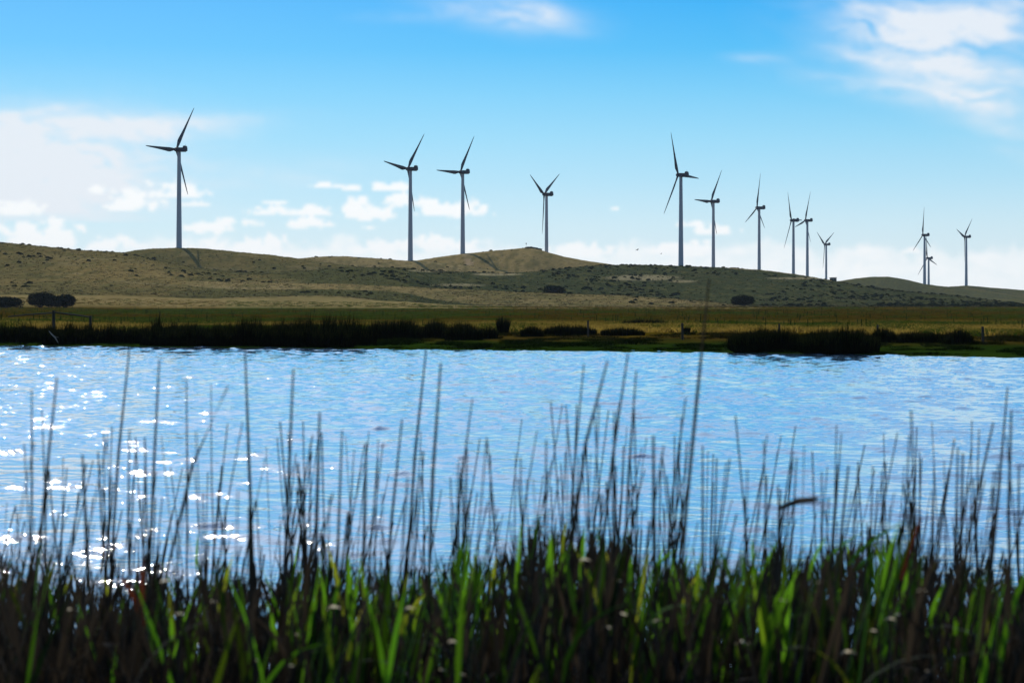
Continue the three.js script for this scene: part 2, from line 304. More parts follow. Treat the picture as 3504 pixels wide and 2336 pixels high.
const vaneGeo = (() => { const b = new MB(); b.tube([[-4.6, 2.2, .3], [-4.6, 3.1, .3]], [.04, .03], 5); b.tube([[-4.9, 3.0, .3], [-4.3, 3.0, .3]], [.03, .03], 4); b.tube([[-4.3, 3.0, .3], [-4.3, 3.25, .3]], [.07, .07], 5); return b.geo(); })();
const spinnerGeo = new THREE.LatheGeometry([[0, 1.5], [.5, 1.42], [.95, 1.1], [1.2, .6], [1.28, 0], [1.2, -.7], [1.0, -.95]].map(([r, y]) => new THREE.Vector2(r, y)), 24).rotateZ(-Math.PI / 2);
const bladeGeo = (() => { // along +y, chord along z, thickness along x
  const st = [[.8, 1.25, 1.25, 0], [1.9, 1.3, 1.2, 2], [3.4, 1.9, .95, 14], [5.2, 2.55, .72, 17], [7.2, 2.65, .58, 13], [10, 2.3, .46, 9], [14, 1.85, .36, 6], [19, 1.4, .26, 3], [24, 1.0, .17, 1], [28, .68, .10, 0], [29.6, .4, .06, 0], [30.05, .12, .03, 0]];
  const b = new MB(); let prev = null; const n = 12;
  for (const [r, c, t, tw] of st) {
    const ring = [], a = tw * Math.PI / 180, air = sstep(1.5, 5, r);
    for (let j = 0; j < n; j++) {
      const q = j / n * 2 * Math.PI; let z = Math.cos(q) * c / 2, x = Math.sin(q) * t / 2;
      x *= lerp(1, .55 + .45 * (1 + Math.cos(q)) / 2 + .15, air); z -= air * c * .18;
      ring.push(b.v(x * Math.cos(a) - z * Math.sin(a), r, x * Math.sin(a) + z * Math.cos(a)));
    }
    if (prev) for (let j = 0; j < n; j++) b.quad(prev[j], prev[(j + 1) % n], ring[(j + 1) % n], ring[j]);
    prev = ring;
  }
  const e = b.v(0, 30.1, 0); for (let j = 0; j < n; j++) b.tri(prev[j], prev[(j + 1) % n], e);
  return b.geo();
})();
const doorGeo = new THREE.BoxGeometry(.9, 2.1, .12);
// hub column and row in the photograph, depth, angle of one blade, yaw of the rotor, label
const TURBINES = [
  [602, 512, 1053, 30, 65.5, 'large dark wind turbine at far left, alone on a rounded hilltop'],
  [1395, 578, 1164, 35.9, 61.9, 'wind turbine left of a matching neighbour, its tower rising from the saddle between two hills'],
  [1575, 589, 1243, 29.1, 58.9, 'wind turbine above the sandy track, with one blade pointing level to the left'],
  [1862, 665, 1342, 55.8, 64, 'wind turbine behind the hilltop mast, two blades raised in a V'],
  [2321, 599, 1150, 91.2, 57.6, 'tall dark wind turbine right of centre with one blade pointing level to the right'],
  [2434, 689, 1425, 30.1, 57.8, 'wind turbine just right of the tall dark one, one blade level to the left'],
  [2591, 711, 1524, 3.6, 63.5, 'slim wind turbine standing alone, with its top blade almost upright, left of the close pair'],
  [2709, 754, 1662, 87.8, 61.5, 'left wind turbine of the close pair whose rotors overlap'],
  [2757, 754, 1764, 15.3, 61.6, 'right wind turbine of the close pair whose rotors overlap'],
  [2823, 836, 2201, 59, 56.4, 'short pale wind turbine near the hut, two blades raised in a V'],
  [3159, 804, 1899, 115, 56.3, 'front wind turbine of two in line at the right, its top blade upright'],
  [3174, 883, 2201, 105.7, 51.1, 'small pale wind turbine half hidden behind a taller one at the right'],
  [3302, 810, 2018, 44.8, 57, 'wind turbine at far right, standing on the farthest low ridge'],
];
{
  let proto = null;
  for (const [px, py, d, angle, yaw, label] of TURBINES) {
    const psi = yaw * Math.PI / 180, AXIS = new THREE.Vector3(-Math.sin(psi), 0, -Math.cos(psi)), turn = Math.atan2(Math.cos(psi), -Math.sin(psi));
    const hub = at(px, py, d), off = 2.0, x = hub[0] - AXIS.x * off, z = hub[2] - AXIS.z * off, y = landAt(x, z) - .4, hy = hub[1] - y;
    let t;
    if (!proto) {
      t = proto = thing('wind_turbine', label, 'wind turbine', [x, y, z], turn, 'wind turbines along the hills');
      part('tower', towerGeo(hy), PAINT, t);
      const nac = part('nacelle', nacelleGeo, PAINT_SHADED_DARK, t); part('cooling_hood', hoodGeo, PAINT_SHADED_DARK, nac); part('wind_vane', vaneGeo, METAL, nac);
      part('hub', spinnerGeo, PAINT_SHADED_DARK, t);
      for (let k = 0; k < 3; k++) part('blade', bladeGeo, PAINT_SHADED_DARK, t);
    } else { t = proto.clone(); t.name = numbered('wind_turbine'); t.position.set(x, y, z); t.rotation.set(0, turn, 0); t.userData.label = label; scene.add(t); }
    t.children[0].geometry = towerGeo(hy - .1);
    t.children[1].position.set(.4, hy + .05, 0); t.children[1].rotation.z = TILT * .4;
    t.children[2].position.set(off, hy + .15, 0); t.children[2].rotation.z = TILT;
    for (let k = 0; k < 3; k++) { const bl = t.children[3 + k]; bl.position.copy(t.children[2].position); bl.rotation.set((angle + 120 * k) * Math.PI / 180, 0, TILT, 'ZYX'); }
  }
}

// ---------------------------------------------------------------- on the hilltops
function groundAtRow(px, py) { const u = (px - CX) / F; for (let z = 100; z < 640; z += .25) if ((EYE - landH(u, z)) * F / z < py - HY) return [u * z, landH(u, z), -z]; return [u * 600, landH(u, 600), -600]; }
{
  const z = 1247, x = (1800.6 - CX) / F * z, y = landAt(x, -z) - .2;
  const m = thing('mast', 'thin beacon mast with a small round head on the central hilltop', 'mast', [x, y, -z]);
  const b = new MB(); b.tube([[0, 0, 0], [0, 3.6, 0]], [.1, .08], 6); part('pole', b.geo(), PAINT_SHADED_DARK, m);
  part('beacon', new THREE.SphereGeometry(.48, 12, 8).scale(1, .85, 1).translate(0, 3.6, 0), PAINT_SHADED_DARK, m);
}
{
  const z = 1121, x = (2852 - CX) / F * z, y = landAt(x, -z) - .3;
  const h = thing('hut', 'small square hut on the skyline below the short pale turbine', 'hut', [x, y, -z], .2);
  part('wall', new THREE.BoxGeometry(3.6, 2.2, 2.6).translate(0, 1.1, 0), std(.22, .21, .2), h);
  part('roof', new THREE.BoxGeometry(4.0, .3, 3.0).rotateZ(.04).translate(0, 2.36, 0), PAINT_SHADED_DARK, h);
  const d = part('door', new THREE.BoxGeometry(.8, 1.7, .08).translate(.6, .85, 1.34), std(.08, .07, .06), h);
  part('handle', new THREE.BoxGeometry(.1, .05, .06).translate(.9, .9, 1.41), METAL, d);
}
// birds
for (const [px, py, d, s, roll, label] of [[2181, 855, 260, .85, -.5, 'larger dark bird flying low over the hill left of the tall turbine'], [2263, 868, 300, .6, -.45, 'tiny dark bird flying nearer the tall turbine than the other bird']]) {
  const t = thing('bird', label, 'bird', at(px, py, d), .6, 'birds over the hill'), BL = std(.015, .015, .015);
  const b = new MB(); b.tube([[-.2, 0, 0], [-.15, .01, 0], [-.05, .02, 0], [.08, .02, 0], [.15, .04, 0], [.2, .045, 0], [.25, .035, 0]].map((p) => p.map((v) => v * s)), [.005, .035, .06, .055, .035, .032, .004].map((v) => v * s), 8); part('body', b.geo(), BL, t);
  for (const q of [-1, 1]) { const w = new MB(); w.ribbon([[.03, .03, 0], [.06, .10, .16 * q], [.02, .12, .30 * q], [-.06, .08, .42 * q]].map((p) => p.map((v) => v * s)), [.16, .17, .12, .01].map((v) => v * s), [1, 0, 0]); part('wing', w.geo(), BL, t); }
  const w = new MB(); w.ribbon([[-.16, .01, 0], [-.32, .01, 0]].map((p) => p.map((v) => v * s)), [.04, .12].map((v) => v * s), [0, 0, 1]); part('tail', w.geo(), BL, t);
  t.rotation.set(roll, .6, .1);
}

// ---------------------------------------------------------------- bushes
function bush(name, label, px0, px1, py0, py1, z, seed, group) {
  const R = rng(seed), x = ((px0 + px1) / 2 - CX) / F * z, w = (px1 - px0) / F * z, y = landAt(x, -z) - .15, h = EYE + (HY - py0) / F * z - y;
  const t = thing(name, label, 'bush', [x, y, -z], 0, group), tr = new MB();
  for (let k = 0; k < 5; k++) { const a = k * 1.3, q = w * .26; tr.tube([[Math.cos(a) * .12, 0, Math.sin(a) * .12], [Math.cos(a) * q * .4, h * .3, Math.sin(a) * q * .4], [Math.cos(a) * q, h * .62, Math.sin(a) * q]], [.2, .14, .05], 6); }
  part('trunk', tr.geo(), std(.03, .024, .018, 1), t);
  const c = new MB(), lumps = []; for (let k = 0; k < 13; k++) { const a = R() * 6.28, q = Math.sqrt(R()) * .62; lumps.push([Math.cos(a) * q * w / 2, h * (.22 + .40 * (1 - q * q) + .07 * (R() - .5)), Math.sin(a) * q * w * .38, w * (.16 + .09 * R()), h * (.30 + .1 * R())]); }
  for (let k = 0; k < 5200; k++) {
    const L = lumps[k % lumps.length]; let vx = R() * 2 - 1, vy = R() * 2 - 1, vz = R() * 2 - 1; const l = Math.hypot(vx, vy, vz) || 1, rr = .45 + .6 * Math.sqrt(R());
    const X = L[0] + vx / l * rr * L[3], Y = Math.max(.05, L[1] + vy / l * rr * L[4] * 1.1), Z = L[2] + vz / l * rr * L[3] * .9, s = .16 + .17 * R(), g = .6 + .7 * R(), col = [.011 * g, .018 * g, .006 * g];
    const a = R() * 6.28, e = R() * 2 - 1, dx = Math.cos(a) * s, dz = Math.sin(a) * s; const i0 = c.v(X - dx, Y - e * s * .5, Z - dz, col), i1 = c.v(X + dz * .5, Y + s * .4, Z - dx * .5, col), i2 = c.v(X + dx, Y + e * s * .5, Z + dz, col), i3 = c.v(X - dz * .5, Y - s * .4, Z + dx * .5, col); c.quad(i0, i1, i2, i3);
  }
  part('crown', c.geo(), vertexMat(), t);
}
bush('bush', 'low dark bush at the left edge, against the foot of the pale dune', -80, 108, 1015, 1050, 540, 1, 'dark bushes at the left');
bush('bush', 'tallest rounded dark bush of the three at the left', 78, 196, 999, 1050, 540, 2, 'dark bushes at the left');
bush('bush', 'dark bush at the right end of the left row, sloping down to the right', 166, 276, 1006, 1050, 545, 3, 'dark bushes at the left');
bush('bush', 'flat dark dome of a bush in the fold of the dunes at centre', 1846, 1942, 974, 1006, 805, 4);
bush('bush', 'round dark bush at the foot of the green hill below the sixth turbine', 2498, 2594, 1008, 1052, 690, 5);

// low scrub over the hills
function tuftGeo(seed, n, h, spread, w, lean = .5) { const R = rng(seed), b = new MB(); for (let k = 0; k < n; k++) { const a = R() * 6.28, q = Math.sqrt(R()) * spread, hh = h * (.55 + .5 * R()); b.blade(Math.cos(a) * q, 0, Math.sin(a) * q, Math.cos(a) * lean * hh * R() + .12 * hh, hh, Math.sin(a) * lean * hh * R(), w, R() * 3.14); } return b.geo(); }
function scatter(name, label, geo, mat, list) { // list of [x, y, z, scale, height scale, colour]
  const m = new THREE.InstancedMesh(geo, mat, list.length), o = new THREE.Object3D(), c = new THREE.Color(); m.name = numbered(name);
  list.forEach(([x, y, z, s, sy, col], i) => { o.position.set(x, y, z); o.rotation.y = (i * 2.399) % 6.283; o.scale.set(s, sy, s); o.updateMatrix(); m.setMatrixAt(i, o.matrix); m.setColorAt(i, c.setRGB(...col)); });
  m.castShadow = m.receiveShadow = true; scene.add(m); return tag(m, label, null, null, 'stuff');
}
const grassMat = new THREE.MeshPhysicalMaterial({ color: 0xffffff, roughness: 1, transmission: .45, thickness: 0, specularIntensity: 0, side: THREE.DoubleSide });
const whiteMat = new THREE.MeshPhysicalMaterial({ color: 0xffffff, roughness: 1, specularIntensity: 0, side: THREE.DoubleSide });
{
  const b = new MB(), R = rng(31); for (let k = 0; k < 90; k++) { const a = R() * 6.28, e = R() * 1.5, q = .55 + .45 * R(), X = Math.cos(a) * Math.cos(e) * q, Y = Math.sin(e) * q * .8 + .05, Z = Math.sin(a) * Math.cos(e) * q, s = .2 + .16 * R(), t = R() * 6.28; const i0 = b.v(X - Math.cos(t) * s, Y - s * .3, Z - Math.sin(t) * s), i1 = b.v(X + Math.sin(t) * s * .6, Y + s * .55, Z), i2 = b.v(X + Math.cos(t) * s, Y + s * .2, Z + Math.sin(t) * s), i3 = b.v(X, Y - s * .5, Z + .5 * s); b.quad(i0, i1, i2, i3); }
  const list = [], L2 = rng(32);
  for (let k = 0; k < 60000 && list.length < 5200; k++) {
    const z = 680 + 640 * L2(), u = -.33 + .66 * L2(), x = u * z, px = CX + F * u, y = landH(u, z), kk = who, n = fbm(x * .03 + 50, z * .02, 4);
    const want = kk === 2 ? (px > 1300 ? .42 : .17) : kk === 3 ? .10 : kk <= 1 ? .03 : kk === 6 ? .05 : .1; if (L2() > want * sstep(.38, .66, n) * 2) continue;
    const s = .26 + .95 * Math.pow(L2(), 3.4), g = .7 + .6 * L2(); list.push([x, y - .1, -z, s * 1.25, s, (px > 1300 ? [.042 * g, .048 * g, .017 * g] : [.068 * g, .064 * g, .023 * g])]);
  }
  for (let k = 0; k < 26; k++) { const px = 1786 + 66 * L2(), z = 1236 + 20 * L2(), x = (px - CX) / F * z; if (px > 1795) list.push([x, landAt(x, -z) - .1, -z, .9 + L2(), .9 + L2() * .8, [.03, .035, .018]]); }
  for (let k = 0; k < 24; k++) { const px = 2500 + 40 * L2(), z = 1135 + 14 * L2(), x = (px - CX) / F * z; list.push([x, landAt(x, -z) - .1, -z, .6 + .6 * L2(), .6 + .7 * L2(), [.03, .035, .018]]); }
  scatter('hill_scrub', 'low dark scrub scattered over the dune hills', b.geo(), whiteMat, list);
  const gl = []; for (let k = 0; k < 24000; k++) { const z = 650 + 560 * Math.pow(L2(), 1.2), u = -.33 + .66 * L2(), x = u * z, n = fbm(x * .05, z * .03, 3); const y = landH(u, z), green = who === 2 && u > -.05 ? .8 : .3, g = .7 + .5 * L2(), c = L2() < green * n * 1.7 ? [.055, .056, .02] : [.17, .128, .055]; gl.push([x, y - .05, -z, 1.3 + L2(), .2 + .28 * L2(), c.map((v) => v * g)]); }
  scatter('dune_grass', 'dry tufts of grass over the dune hills', tuftGeo(33, 9, 1, .45, .09, .7), whiteMat, gl);
}

// ---------------------------------------------------------------- the meadow and the far shore
{
  const R = rng(41), gold = [], turf = [], spikes = [], weeds = [];
  for (let k = 0; k < 60000; k++) {
    const t = R(), z = 128 + 500 * Math.pow(t, 1.9), u = -.34 + .68 * R(), s = z - shoreZ(u); if (s < 24 || gold.length > 34000) continue;
    const x = u * z, n = fbm(x * .16, z * .06, 3), green = u < 0 && u > -.16 && z > 480 ? .6 : sstep(.52, .7, fbm(x * .05 + 4, z * .02, 3)) * .8; if (s < 34 && n < .42) continue;
    const g = .55 + .75 * R(), far = sstep(150, 260, z), c = R() < green + .6 * sstep(.46, .6, fbm(x * .13 + 40, z * .06, 4)) ? [.045, .068, .006] : R() < .2 ? [.06, .038, .005] : mix3([.34, .225, .04], [.085, .056, .004], far);
    const px = CX + F * u; if (px > 1200 && s < 44 && (n < .56 || s < 36)) continue;
    gold.push([x, landH(u, z) - .03, -z, 1 + .8 * R(), (.45 + .5 * n) * lerp(.85, .45, far), c.map((v) => v * g)]);
  }
  scatter('meadow_grass', 'tall golden grass of the meadow beyond the shore', tuftGeo(42, 22, 1, .5, .05, .9), grassMat, gold);
  for (let k = 0; k < 9000; k++) { const u = -.34 + .68 * R(), s0 = shoreZ(u), s = 1 + 34 * R(), z = s0 + s, x = u * z, n = fbm(x * .5, z * .3, 3); if (n < .5) continue; const br = sstep(8, 26, s) * R(); const g = .4 + .7 * R(); turf.push([x, landH(u, z) - .02, -z, .35 + .4 * R(), .06 + .22 * (n - .45) / .3, mix3([.012, .026, .002], [.05, .032, .006], br).map((v) => v * g)]); }
  scatter('shore_turf', 'short green turf and hummocks on the far shore', tuftGeo(43, 26, 1, .6, .06, .8), whiteMat, turf);
  for (let k = 0; k < 1500; k++) { const z = 160 + 430 * Math.pow(R(), 1.5), u = -.33 + .66 * R(), x = u * z, n = fbm(x * .07 + 9, z * .04, 3); if (n < .5) continue; spikes.push([x, landH(u, z), -z, .35 + .4 * R(), .4 + .75 * R(), [.022, .04, .006]]); }
  const sp = new MB(), R2 = rng(44); for (let k = 0; k < 46; k++) { const y = .25 + .75 * R2(), a = R2() * 6.28, q = .24 * (1.15 - y); sp.blade(Math.cos(a) * .02, y - .12, Math.sin(a) * .02, Math.cos(a) * q, .12, Math.sin(a) * q, .09, R2() * 3); } sp.tube([[0, 0, 0], [.02, .5, 0], [0, 1, 0]], [.03, .025, .012], 5);
  scatter('meadow_weeds', 'dark green weed stalks standing in the meadow', sp.geo(), whiteMat, spikes);
  // dark rushes massed along the left of the far shore
  const b = new MB(), R3 = rng(45), line = [[-900, 1105], [0, 1104], [200, 1109], [380, 1110], [505, 1112], [530, 1084], [560, 1108], [640, 1098], [700, 1102], [830, 1092], [960, 1094], [1060, 1086], [1200, 1090], [1270, 1086]];
  for (let k = 0; k < 34000; k++) {
    const px = -800 + 2090 * R3(), u = (px - CX) / F, s = 1.2 + 9 * Math.pow(R3(), 1.3), z = shoreZ(u) + s; const gap = fbm(px / 90, s * .2, 2); if (s < 3.5 && (gap < .48 || px > 1212)) continue; if (px > 1150 && R3() < (px - 1150) / 160) continue;
    const y = landH(u, z) - .05, topY = EYE + (HY - poly(line, px) - 14 * (fbm(px / 18, s, 2) - .35) * 2) / F * z, H = (topY - y) * (s < 4 ? .5 + .35 * R3() : .55 + .55 * Math.pow(R3(), 1.5)) * (.42 + 1.15 * fbm(px / 34 + 9, s * .3, 4)), g = .5 + .9 * R3();
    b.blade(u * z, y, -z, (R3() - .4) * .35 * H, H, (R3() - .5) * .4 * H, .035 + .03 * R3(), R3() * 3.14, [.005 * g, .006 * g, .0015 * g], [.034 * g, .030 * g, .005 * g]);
  }
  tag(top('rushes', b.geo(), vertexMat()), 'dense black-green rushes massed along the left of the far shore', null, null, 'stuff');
}
function rushClump(label, x0, x1, yt, yb, seed, n, depth, bow = .16) {
  const R = rng(seed), base = groundAtRow((x0 + x1) / 2, yb), z = -base[2], w = (x1 - x0) / F * z, H0 = EYE + (HY - yt) / F * z - base[1], t = thing('rush_clump', label, 'rush clump', base, 0, 'rush clumps on the far shore'), b = new MB();
  for (let k = 0; k < n; k++) {
    const q = R() * 2 - 1, X = q * w * .47, Z = -depth * R(), H = H0 * (.5 + .5 * R()) * (1 - (bow + .05) * Math.pow(Math.abs(q), 2.5) * 2) * (.66 + .62 * fbm(X * 1.3 + seed, Z, 3)), g = .5 + .9 * R();
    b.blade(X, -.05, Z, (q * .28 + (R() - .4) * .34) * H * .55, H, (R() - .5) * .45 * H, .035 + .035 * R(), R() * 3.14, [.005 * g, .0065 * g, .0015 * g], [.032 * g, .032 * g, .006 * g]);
  }
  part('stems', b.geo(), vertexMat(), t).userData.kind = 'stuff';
}
rushClump('wide dark rush clump joining the left mass of rushes', 1240, 1445, 1082, 1162, 51, 2600, 3);
rushClump('dark rush clump below the second turbine, right of the wide one', 1440, 1530, 1088, 1158, 52, 1200, 2);
rushClump('bushy dark rush clump below the third turbine from left', 1518, 1655, 1096, 1164, 53, 1700, 2.4);
rushClump('smaller dark rush clump just right of the bushy one below the third turbine', 1640, 1704, 1108, 1160, 54, 700, 2);
rushClump('narrow upright dark rush clump, tallest at the centre of the far shore', 1702, 1740, 1074, 1144, 55, 600, 1.2, .05);
rushClump('short dark rush clump left of the first fence post', 1780, 1862, 1108, 1152, 56, 800, 2);
rushClump('long dark rush clump behind the first fence post at centre', 1856, 2048, 1102, 1148, 57, 1700, 2);
rushClump('long dark rush clump between the two central fence posts', 2054, 2212, 1112, 1150, 58, 1400, 2);
rushClump('dark rushes in the golden grass behind the clump between the central posts', 2128, 2292, 1082, 1114, 59, 900, 3);
rushClump('small dark rush clump just right of the second fence post', 2338, 2364, 1108, 1140, 60, 320, 1, .05);
rushClump('big black rush clump at the water, left of the two largest', 2508, 2752, 1112, 1205, 61, 4600, 3.5, .1);
rushClump('big black rush clump at the water, right of the two largest', 2752, 3020, 1112, 1212, 62, 5000, 3.5, .1);
rushClump('rush clump at the right end of the big black pair, set back from the water', 2994, 3082, 1114, 1172, 63, 1100, 2);
rushClump('low dark rush clump between the big pair and the pointed one at right', 3072, 3246, 1124, 1174, 64, 1700, 2.4);
rushClump('pointed dark rush clump left of the rightmost fence post', 3234, 3342, 1116, 1178, 65, 1300, 2.2, .3);
rushClump('low dark strip of rushes in the golden grass above the big black pair', 2786, 2926, 1097, 1114, 66, 900, 3, .1);
// the fence
const WOOD = (() => { const N = 256, d = new Uint8Array(N * N * 4); for (let y = 0; y < N; y++) for (let x = 0; x < N; x++) { const v = 44 + 50 * fbm(x / 7, y / 70, 4); d.set([v, v * .93, v * .84, 255], (y * N + x) * 4); } const t = new THREE.DataTexture(d, N, N); t.wrapS = t.wrapT = THREE.RepeatWrapping; t.magFilter = THREE.LinearFilter; t.colorSpace = THREE.SRGBColorSpace; t.needsUpdate = true; return new THREE.MeshPhysicalMaterial({ map: t, roughness: 1, specularIntensity: .1 }); })();
function post(label, px, yt, yb, w = .16) {
  const p = groundAtRow(px, yb), h = (yb - yt) / F * -p[2], o = top('fence_post', new THREE.CylinderGeometry(w * .46, w * .52, h + .3, 9, 3).translate(0, h / 2 - .15, 0), WOOD); o.position.set(...p); o.rotation.z = .02; tag(o, label, 'fence post', 'wooden fence posts on the far shore');
}
post('slim wooden fence post at centre, before the long dark rush clump', 2013, 1097, 1152);
post('wooden fence post with a small rush clump at its right', 2336, 1105, 1162, .18);
post('wooden fence post rising behind the left big black rush clump', 2668, 1107, 1160);
post('wooden fence post rising at the right end of the big black rush clumps', 3005, 1111, 1165);
post('wooden fence post standing clear at far right', 3365, 1117, 1176, .18);
{
  const z = 140, p = at(182, 1062, z), y = landAt(p[0], p[2]), s = thing('fence_brace', 'wooden fence strainer with two sloping rails above the dark rushes at left', 'fence', [p[0], y, p[2]]), H = p[1] - y, m = z / F;
  part('post', new THREE.CylinderGeometry(.12, .13, H + .2, 9).translate(0, H / 2 - .1, 0), WOOD, s);
  const rail = (x0, y0, x1, y1, r) => { const b = new MB(); b.tube([[x0 * m, H - y0 * m, 0], [(x0 + x1) / 2 * m, H - (y0 + y1) / 2 * m + .02, 0], [x1 * m, H - y1 * m, 0]], [r, r, r * .9], 8); part('rail', b.geo(), WOOD, s); };
  rail(-5, 8, -156, 21, .055); rail(5, 7, 128, 23, .065);
  part('post', new THREE.CylinderGeometry(.1, .11, H - 18 * m, 9).translate(126 * m, (H - 18 * m) / 2, 0), WOOD, s);
}
{
  const b = new MB(), z = 126, p = at(166, 1132, z); b.tube([[0, 0, 0], [.2, -.24, .02], [.42, -.44, 0], [.58, -.8, -.2], [.6, -1.3, -.4]], [.02, .045, .05, .035, .03], 6); b.tube([[.4, -.4, 0], [.7, -.46, .05]], [.02, .006], 5);
  const o = top('branch', b.geo(), std(.20, .20, .19, .8)); o.position.set(...p); tag(o, 'pale bare bent branch in the black rushes at far left', 'branch');
}

// ---------------------------------------------------------------- the reeds in front
const MARKS = [[60, 'the left frame edge'], [230, 'the three bushes'], [608, 'the leftmost turbine'], [1000, 'the first turbine gap'], [1399, 'the second turbine'], [1580, 'the third turbine'], [1800, 'the hilltop mast'], [1892, 'the central dome bush'], [2100, 'the middle turbine gap'], [2327, 'the tall turbine'], [2440, 'the sixth turbine'], [2598, 'the slim turbine'], [2738, 'the close turbine pair'], [2852, 'the skyline hut'], [3000, 'the bare right hill'], [3171, 'the turbines in line'], [3308, 'the rightmost turbine'], [3470, 'the right frame edge']];
const waiting = new Map();
function place(x) { let best = MARKS[0]; for (const m of MARKS) if (Math.abs(m[0] - x) < Math.abs(best[0] - x)) best = m; const d = x - best[0]; return (Math.abs(d) < 24 || / edge| gap/.test(best[1]) ? (/edge/.test(best[1]) ? 'near ' : 'below ') : d < 0 ? 'below left of ' : 'below right of ') + best[1]; }
function unique(t, text, x) { const s = text + ', ' + place(x); if (!waiting.has(s)) waiting.set(s, []); waiting.get(s).push([x, t]); }
function giveLabels() { for (const [s, list] of waiting) { list.sort((a, b) => a[0] - b[0]); const n = list.length, w = n === 2 ? ['left-hand', 'right-hand'] : n === 3 ? ['left-hand', 'middle', 'right-hand'] : ['leftmost', 'second', 'third', 'fourth', 'fifth', 'sixth']; list.forEach(([, t], i) => { t.userData.label = n > 1 ? w[i] + ' ' + s : s; }); } }
const STEM = new THREE.MeshPhysicalMaterial({ vertexColors: true, roughness: .9, specularIntensity: .08 });
const LEAF = new THREE.MeshPhysicalMaterial({ vertexColors: true, roughness: 1, transmission: .55, thickness: 0, side: THREE.DoubleSide, specularIntensity: .25 });
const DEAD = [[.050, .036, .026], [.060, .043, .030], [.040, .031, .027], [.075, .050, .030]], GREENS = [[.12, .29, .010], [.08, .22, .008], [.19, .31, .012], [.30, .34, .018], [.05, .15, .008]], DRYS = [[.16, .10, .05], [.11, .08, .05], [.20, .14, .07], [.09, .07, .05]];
const groundZ = (x, z) => bankH(x, z);
function stemPts(tip, low, D, lean, R) { // tip and a lower point in the photograph, continued down to the ground
  const T = at(tip[0], tip[1], D + lean), L = at(low[0], low[1], D), pts = [], gy = groundZ(L[0], L[2]) - .05;
  const dy = Math.max(.3, T[1] - L[1]), sx = (T[0] - L[0]) / dy, n = 9, foot = [L[0] - sx * (L[1] - gy) * .55, gy, L[2]];
  for (let k = 0; k <= n; k++) { const t = k / n, y = lerp(gy, T[1], t); const f = (y - gy) / Math.max(.05, L[1] - gy), g = (y - L[1]) / dy; const p = y < L[1] ? [lerp(foot[0], L[0], f * .8 + .2 * f * f), y, foot[2]] : [lerp(L[0], T[0], g), y, lerp(L[2], T[2], g)]; pts.push([p[0] + (R() - .5) * .004, p[1], p[2]]); }
  return pts;
}
function leafInto(b, base, az, len, w, tilt, droop, twist, col) {
  const pts = [], n = 6; let [x, y, z] = base, ang = tilt;
  for (let k = 0; k <= n; k++) { pts.push([x, y, z]); x += Math.cos(az) * Math.sin(ang) * len / n; z += Math.sin(az) * Math.sin(ang) * len / n; y += Math.cos(ang) * len / n; ang += droop / n; }
  b.ribbon(pts, [.45, .85, 1, .92, .72, .42, .04].map((q) => q * w), [Math.cos(twist), 0, Math.sin(twist)], .35, col);
}
const alongLeaf = (c, tip) => (t) => t < .7 ? c : mix3(c, tip, (t - .7) / .3);
